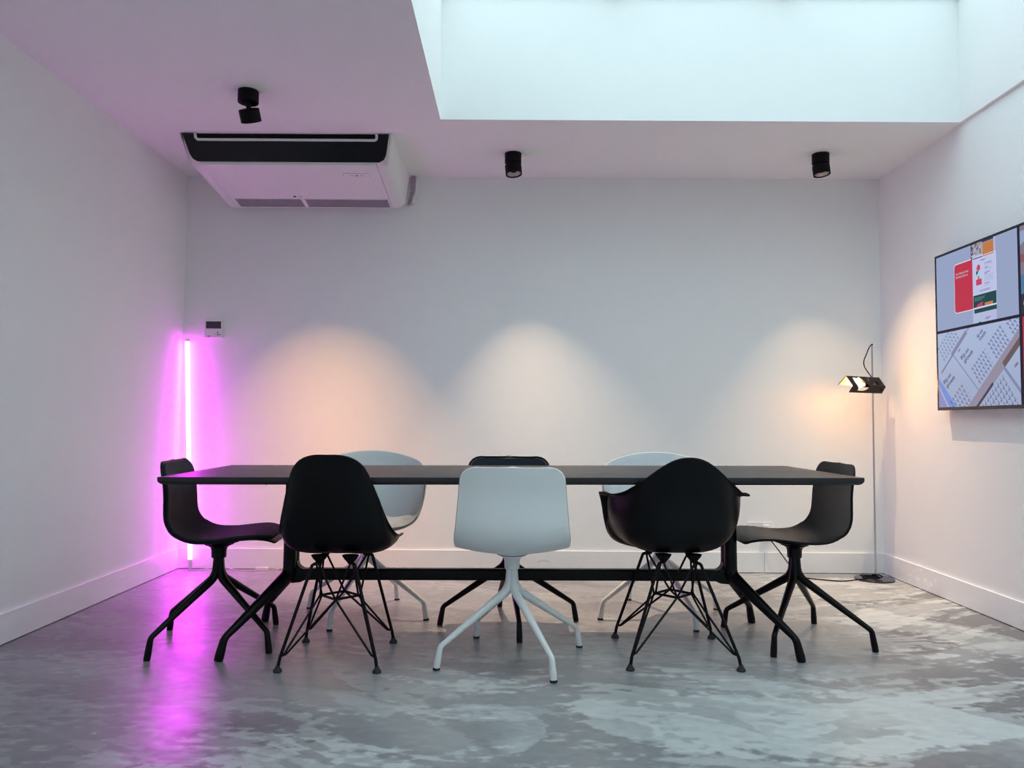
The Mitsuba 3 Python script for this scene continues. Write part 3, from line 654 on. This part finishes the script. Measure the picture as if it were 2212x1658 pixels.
ev = plate(Polygon([top_, rid_, bot_, (-0.03, -0.045), bak_]), 0.0016, Rp + a_ * 0.002, n_, (0, 0, 1))
obj('shade_end', ev, 'lamp_enamel', k, smooth=False)
obj('shade', sh, 'lamp_enamel', k, smooth=False, label='folded black enamelled shade with a cut-out')
obj('shade_lining', plate(sbox(0.001, 0.001, HL - 0.001, 0.080), 0.0008, Rp + n_ * (bak_[0] + 0.0016) + V(0, 0, bak_[1] - 0.0012), a_, n_ * (top_[0] - bak_[0]) + V(0, 0, top_[1] - bak_[1])), 'lamp_inside', k, smooth=False, label='white inner face of the shade')
for tt, f in ((0.118, 0.10), (0.130, 0.36), (0.098, 0.78)):
    p = Rp + a_ * tt + n_ * (top_[0] + (rid_[0] - top_[0]) * f) + V(0, 0, top_[1] + (rid_[1] - top_[1]) * f)
    nn = unit(np.cross(V(0, 0, 1) * (rid_[1] - top_[1]) + n_ * (rid_[0] - top_[0]), a_)); nn = nn if nn @ n_ > 0 else -nn
    obj('screw', lathe([(0, -0.001), (0.0042, -0.001), (0.0042, 0.0016), (0.003, 0.0026), (0, 0.0026)], 16, p + nn * 0.0018, nn), 'steel', k, smooth=30)
bc = Rp + a_ * 0.212 + n_ * 0.006 + V(0, 0, 0.000)
bulb = lathe([(0, -0.052), (0.012, -0.050), (0.0135, -0.035), (0.020, -0.020), (0.0265, 0.0), (0.028, 0.016), (0.0255, 0.032), (0.018, 0.046), (0.0, 0.052)], 28, bc, a_)
scene[f'{k}__bulb'] = mikit.ply(bulb, 'device_white', smooth=True, emitter={'type': 'area', 'radiance': rgb(*BULB)})
labels[f'{k}__bulb'] = {'label': 'glowing bulb'}
obj('bulb_socket', sweep([Rp + a_ * 0.085 + n_ * .004, Rp + a_ * 0.159 + n_ * .006], 0.016, 20), 'black_matt', k, smooth=35)
obj('clamp', sweep([Rp + a_ * 0.030 + n_ * -.006, Rp + a_ * 0.088 + n_ * .004], 0.012, 20), 'black_matt', k, smooth=35)
def lamp_px(cx, cy):  # cable points laid out in the upright plane of the pole
    return V(PX + (cx - 1093) / 10.36 * 0.00299, PY - 0.012, 1.492 - (cy - 285) / 10.36 * 0.00299)
cab = spline([V(PX, PY, 1.480), V(PX, PY, 1.492), lamp_px(1080, 264), lamp_px(1048, 288), lamp_px(950, 480), lamp_px(882, 680), lamp_px(930, 830), lamp_px(1040, 985), lamp_px(1100, 1060), V(2.318, 4.925, 1.250), V(2.312, 4.945, 1.240)], 80)
obj('shade_cord', sweep(cab, 0.0030, 8), 'black_matt', k, smooth=True)

# lamp power cord with its loops on the base, to the socket
k = thing('lamp_cord', 'black power cord coiled on the lamp base and running to the wall socket', 'cord')
pts = []
for q in range(30):
    a = 2 * PI * q / 14 + 0.6; rr = 0.052 + 0.010 * math.sin(a * 1.7)
    pts.append((2.262 + rr * 1.15 * math.cos(a), 4.925 + rr * 0.8 * math.sin(a), 0.0145 + 0.0125 * q / 29 + 0.002 * math.sin(a * 3)))
pts += [(2.235, 4.880, 0.020), (2.16, 4.870, 0.012), (2.08, 4.865, 0.0045), (1.99, 4.875, 0.004), (1.90, 4.925, 0.004), (1.84, 4.975, 0.010), (1.795, 5.03, 0.060), (1.755, 5.07, 0.125), (1.705, 5.085, 0.195), (1.665, 5.092, 0.245)]
obj('cord', sweep(spline(pts, 240), 0.0032, 8), 'black_matt', k, smooth=True)
k = thing('wall_socket', 'white double wall socket on the back wall behind the right-hand swivel chair', 'socket', 'white wall sockets')
obj('plate', rbox(1.549, 1.703, YB - 0.010, YB, 0.243, 0.332, 0.002), 'device_white', k, smooth=30)
for x in (1.588, 1.664): obj('outlet', wall_disc(x, 0.288, 0.0205, 0.0008).apply_translation([0, 0.0091, 0]), 'unit_grey', k, smooth=False)
k = thing('power_plug', 'white plug in the double wall socket, on the lamp cord', 'plug')
obj('body', rbox(1.640, 1.688, YB - 0.046, YB - 0.0125, 0.235, 0.318, 0.006), 'device_white', k, smooth=30)

# ------------------------------------------------------------------ the screen on the right wall
k = thing('wall_screen', 'large flat wall screen on the right wall showing a grid of pictures', 'television')
SXF = 2.392                                    # front plane
SYA, SYB_, SZ0, SZ1 = 4.350, 2.815, 1.063, 1.936
obj('case', cat(rbox(SXF + 0.001, SXF + 0.040, SYB_, SYA, SZ0, SZ1, 0.003), rbox(SXF + 0.04, XR - 0.001, SYB_ + 0.5, SYA - 0.5, 1.25, 1.75, 0.003)), 'screen_edge', k, smooth=30)
E_ = 0.010
fr = [box(SXF - 0.0015, SXF + 0.001, SYB_, SYA, SZ0, SZ0 + 0.016), box(SXF - 0.0015, SXF + 0.001, SYB_, SYA, SZ1 - E_, SZ1),
      box(SXF - 0.0015, SXF + 0.001, SYA - E_, SYA, SZ0 + 0.016, SZ1 - E_), box(SXF - 0.0015, SXF + 0.001, SYB_, SYB_ + E_, SZ0 + 0.016, SZ1 - E_)]
obj('bezel', cat(*fr), 'screen_edge', k, smooth=False)

def screen_fn(p, n, uv):
    """what the screen shows, in metres from its far edge (u) and from the floor (v)"""
    u, v = 4.350 - mi.Float(p.y), mi.Float(p.z)
    def rect(a, b, c, d): return (u > a) & (u < b) & (v > c) & (v < d)
    def rrect(a, b, c, d, r):
        qx, qy = dr.maximum(dr.abs(u - (a + b) / 2) - (b - a) / 2 + r, 0), dr.maximum(dr.abs(v - (c + d) / 2) - (d - c) / 2 + r, 0)
        return dr.square(qx) + dr.square(qy) < r * r
    def disc(a, b, r, ry=None): return dr.square((u - a) / r) + dr.square((v - b) / (ry or r)) < 1
    col = mi.Color3f(0.006, 0.008, 0.02)
    put = lambda m, c: dr.select(m, mi.Color3f(*c) if not isinstance(c, mi.Color3f) else c, col)
    # upper left tile: a folded brochure on pale blue-grey
    col = put(rect(0.012, 0.716, 1.508, 1.924), (0.235, 0.285, 0.43))
    col = put(rect(0.352, 0.548, 1.508, 1.924), (0.36, 0.38, 0.56))
    col = put(rrect(0.186, 0.56, 1.582, 1.852, 0.02) & (u < 0.552), (0.50, 0.52, 0.62))
    col = put(rrect(0.190, 0.70, 1.587, 1.846, 0.018) & (u < 0.354), (0.40, 0.022, 0.05))
    col = put(rect(0.354, 0.548, 1.656, 1.842), (0.40, 0.43, 0.62))
    ph = noise(u * 120, v * 95, 3.0)
    col = put(rect(0.343, 0.440, 1.862, 1.924), mi.Color3f(0.30, 0.28, 0.32) * (0.25 + 1.2 * ph))
    col = put(rect(0.343, 0.362, 1.846, 1.924), mi.Color3f(0.06, 0.05, 0.10) + mi.Color3f(0.3, 0.3, 0.4) * smoothstep(0.5, 0.7, ph))
    col = put(rect(0.440, 0.534, 1.915, 1.924), (0.03, 0.035, 0.07))
    col = put(rect(0.444, 0.534, 1.852, 1.913), (0.40, 0.15, 0.045))
    col = put(rect(0.362, 0.545, 1.842, 1.850), (0.52, 0.52, 0.60))
    col = put(rect(0.362, 0.438, 1.843, 1.848), (0.05, 0.045, 0.13))
    col = put(rect(0.438, 0.54, 1.843, 1.848), (0.42, 0.12, 0.12))
    # figures on the page
    col = put(disc(0.407, 1.793, 0.0135, 0.016), (0.45, 0.035, 0.08))
    col = put(disc(0.392, 1.789, 0.006, 0.007), (0.50, 0.14, 0.09))
    col = put(disc(0.405, 1.768, 0.019, 0.022) & (v < 1.777), (0.26, 0.50, 0.66))
    col = put(disc(0.405, 1.768, 0.019, 0.022) & (v < 1.777) & (u - 0.386 < (v - 1.752) * 0.9) & (u < 0.405), (0.02, 0.03, 0.07))
    col = put(disc(0.406, 1.741, 0.0085, 0.010), (0.42, 0.15, 0.07))
    col = put(rect(0.384, 0.432, 1.703, 1.733), (0.45, 0.035, 0.09))
    tl = cellnoise(u * 300, v * 400)
    for a, b, c, h, ink in ((0.425, 0.463, 1.827, 0.006, 1), (0.455, 0.52, 1.806, 0.004, 1), (0.455, 0.49, 1.783, 0.004, 1), (0.455, 0.50, 1.758, 0.004, 1), (0.455, 0.48, 1.751, 0.004, 1),
                            (0.455, 0.497, 1.703, 0.004, 1), (0.395, 0.512, 1.674, 0.003, .6), (0.415, 0.50, 1.668, 0.003, .6), (0.455, 0.50, 1.5285, 0.004, 1), (0.455, 0.485, 1.522, 0.004, 1)):
        col = put(rect(a, b, c - h / 2, c + h / 2) & (tl > 0.25), (0.10 + .12 * (1 - ink), 0.11 + .12 * (1 - ink), 0.22 + .14 * (1 - ink)))
    for a, b, c, d in ((0.455, 0.525, 1.793, 1.801), (0.455, 0.525, 1.769, 1.779), (0.455, 0.53, 1.714, 1.746), (0.455, 0.50, 1.688, 1.698)):
        col = put(rect(a, b, c, d) & (dr.abs(v * 250 - dr.floor(v * 250) - 0.5) < 0.25) & (tl > 0.3), (0.27, 0.30, 0.46))
    # green page foot
    col = put(rect(0.357, 0.549, 1.590, 1.653), (0.006, 0.045, 0.050))
    col = put(rect(0.364, 0.549, 1.560, 1.581), (0.006, 0.045, 0.050))
    col = put(rect(0.366, 0.455, 1.638, 1.641), (0.09, 0.20, 0.22)); col = put(rect(0.366, 0.45, 1.631, 1.634), (0.09, 0.20, 0.22)); col = put(rect(0.366, 0.43, 1.624, 1.627), (0.09, 0.20, 0.22))
    col = put(rect(0.385, 0.437, 1.590, 1.612) & (v - 1.59 < (u - 0.38) * 0.35 + 0.008), (0.38, 0.04, 0.09))
    col = put(rect(0.452, 0.520, 1.590, 1.605), (0.42, 0.16, 0.06))
    col = put(disc(0.408, 1.514, 0.015, 0.017) & (v > 1.508), (0.22, 0.45, 0.62))
    col = put(rect(0.40, 0.418, 1.508, 1.512), (0.03, 0.06, 0.16))
    # lower left tile: pale stationery with arrows; the cards lie along the direction (e, f)
    low = rect(0.012, 0.716, SZ0 + 0.016, 1.493)
    paper = mi.Color3f(0.285, 0.345, 0.50) * (0.92 + 0.16 * smoothstep(1.1, 1.5, v))
    col = dr.select(low, paper, col)
    A = math.radians(39); ce, se = math.cos(A), math.sin(A)
    X = (u - 0.17) * ce + (v - 1.367) * se; Y = -(u - 0.17) * se + (v - 1.367) * ce       # X along the cards, Y across
    band = lambda a, b, c, d: low & (X > a) & (X < b) & (Y > c) & (Y < d)
    col = put(band(-0.02, 0.16, -0.002, 0.022), (0.17, 0.18, 0.28)); col = put(band(-0.16, -0.018, -0.001, 0.009), (0.13, 0.15, 0.25)); col = put(band(0.155, 0.30, 0.004, 0.016), (0.22, 0.25, 0.38))
    col = put(low & (dr.abs(X + 0.010 + 0.16 * Y) < 0.0022) & (Y < 0.0) & (Y > -0.335), (0.10, 0.13, 0.24))
    # the gap of the board edge at the right
    edge = -0.325 + 0.02 * X
    col = put(low & (dr.abs(Y - edge) < 0.030 + 0.006 * X) & (X > -0.2), (0.22, 0.20, 0.27))
    col = put(low & (Y - edge < 0) & (dr.abs(Y - edge) < 0.030 + 0.006 * X) & (X > 0.27), (0.10, 0.075, 0.075))
    col = put(low & (Y - edge < -0.018) & (Y - edge > -0.034) & (X > -0.12) & (X < 0.15), (0.04, 0.04, 0.07))
    col = put(low & (dr.abs(X - 0.262 + 0.10 * (Y - edge)) < 0.008) & (Y < edge - 0.03), (0.15, 0.19, 0.32))
    col = put(low & (Y > 0.5), (0.2, 0.2, 0.2))
    col = put(low & (u < 0.20) & (v < 1.215 - (u - 0.046) * 0.98) , (0.12, 0.22, 0.55)); col = put(low & (v < 1.180 - (u - 0.046) * 1.15), (0.20, 0.21, 0.40)); col = put(low & (v < 1.165 - (u - 0.046) * 1.25) & (v > 1.150 - (u - 0.046) * 1.3), (0.30, 0.36, 0.55))
    # rows of little arrows
    def arrows(m, px, py, up, x0=0.0, y0=0.0):
        gx, gy = (X - x0) / px, (Y - y0) / py
        a, b = (gx - dr.floor(gx) - 0.5) * px, (gy - dr.floor(gy) - 0.5) * py * up
        # arrows point up in the room: rotate back by the card's angle less 25 degrees
        B = math.radians(28); s, t_ = a * math.cos(B) - b * math.sin(B) * 0, b
        shaft = (dr.abs(s + 0.25 * t_) < 0.0014) & (dr.abs(t_) < py * 0.40)
        head = (t_ > py * 0.10) & (t_ < py * 0.40) & (dr.abs(s + 0.25 * t_) < (py * 0.40 - t_) * 0.95) & (dr.abs(s + 0.25 * t_) > (py * 0.40 - t_) * 0.45)
        return m & (shaft | head)
    ink = (0.045, 0.06, 0.14)
    col = put(arrows(band(0.06, 0.215, -0.285, -0.165), 0.0245, 0.030, 1, 0.06, -0.285), ink)
    col = put(arrows(band(0.245, 0.390, -0.285, -0.165), 0.0235, 0.030, 1, 0.245, -0.285), ink)
    col = put(arrows(band(0.415, 0.60, -0.285, -0.150), 0.0225, 0.030, 1, 0.415, -0.285), ink)
    col = put(arrows(band(-0.205, -0.04, -0.30, -0.165), 0.0265, 0.033, 1, -0.205, -0.30), ink)
    col = put(arrows(band(-0.10, 0.10, 0.025, 0.14), 0.0245, 0.028, 1, -0.10, 0.025), (0.10, 0.12, 0.22))
    col = put(arrows(low & (Y < edge - 0.04) & (X < 0.235) & (X > -0.02), 0.0265, 0.034, -1, 0.0, 0.01), ink)
    # right-hand column
    col = put((u > 0.734) & (u < 1.5) & (v > 1.508) & (v < 1.924), (0.16, 0.14, 0.19))
    col = put((u > 0.734) & (u < 0.80) & (v > 1.83) & (v < 1.90) & (v - 1.83 > (u - 0.734) * 0.6), (0.22, 0.28, 0.42))
    col = put((u > 0.734) & (u < 1.5) & (v > 1.75) & (v < 1.79), (0.20, 0.07, 0.09))
    col = put((u > 0.734) & (v > 1.60) & (v < 1.69) & (u < 1.5), (0.05, 0.14, 0.25))
    col = put((u > 0.734) & (v > 1.508) & (v < 1.60) & (u < 1.5), (0.02, 0.02, 0.035))
    col = put(dr.square((u - 0.80) / 0.05) + dr.square((v - 1.555) / 0.035) < 1, (0.45, 0.52, 0.60))
    col = put((u > 0.738) & (u < 1.5) & (v > SZ0 + 0.016) & (v < 1.493), (0.38, 0.02, 0.045))
    return col * 0.80
def cellnoise(a, b): return mikit.cell_rand(a, b, 5)
scr_v = np.array([[SXF, SYA - E_, SZ0 + 0.016], [SXF, SYB_ + E_, SZ0 + 0.016], [SXF, SYB_ + E_, SZ1 - E_], [SXF, SYA - E_, SZ1 - E_]])
scene[f'{k}__display'] = mikit.ply((scr_v, np.array([[0, 1, 2, 3]])), 'screen_glass', smooth=False, uv=np.array([[1, 0], [0, 0], [0, 1], [1, 1.0]]), emitter={'type': 'area', 'radiance': proc(screen_fn)})
labels[f'{k}__display'] = {'label': 'lit screen picture'}
def screen_text(s, h, u, v, ang, mt, bold=False):
    m = meshkit.text_mesh(s, h, 0.0004, bold); q = np.array(m.vertices); c, sn = math.cos(ang), math.sin(ang)
    U, Vv = u + q[:, 0] * c - q[:, 1] * sn, v + q[:, 0] * sn + q[:, 1] * c
    m.vertices = np.c_[SXF - 0.0006 - q[:, 2], 4.350 - U, Vv]; m.fix_normals(); obj('lettering', m, mt, k, smooth=False)
screen_text('The Global Deal', 0.0115, 0.200, 1.789, 0, 'screen_white', True)
screen_text('Making Agency', 0.0115, 0.200, 1.772, 0, 'screen_white', True)
A0 = math.radians(33)
screen_text('Big on', 0.021, 0.240, 1.328, A0, 'screen_ink'); screen_text('growth', 0.021, 0.268, 1.308, A0, 'screen_ink')
screen_text('Big on', 0.021, 0.070, 1.205, A0, 'screen_ink'); screen_text('growth', 0.021, 0.098, 1.183, A0, 'screen_ink')
screen_text('ig on', 0.018, 0.386, 1.430, A0, 'screen_ink'); screen_text('rowth', 0.018, 0.405, 1.412, A0, 'screen_ink')
screen_text('UBS', 0.012, 0.676, 1.256, A0, 'screen_red', True)
screen_text('UBS', 0.009, 0.213, 1.372, A0, 'screen_ink')

# every scene object built; nothing else follows
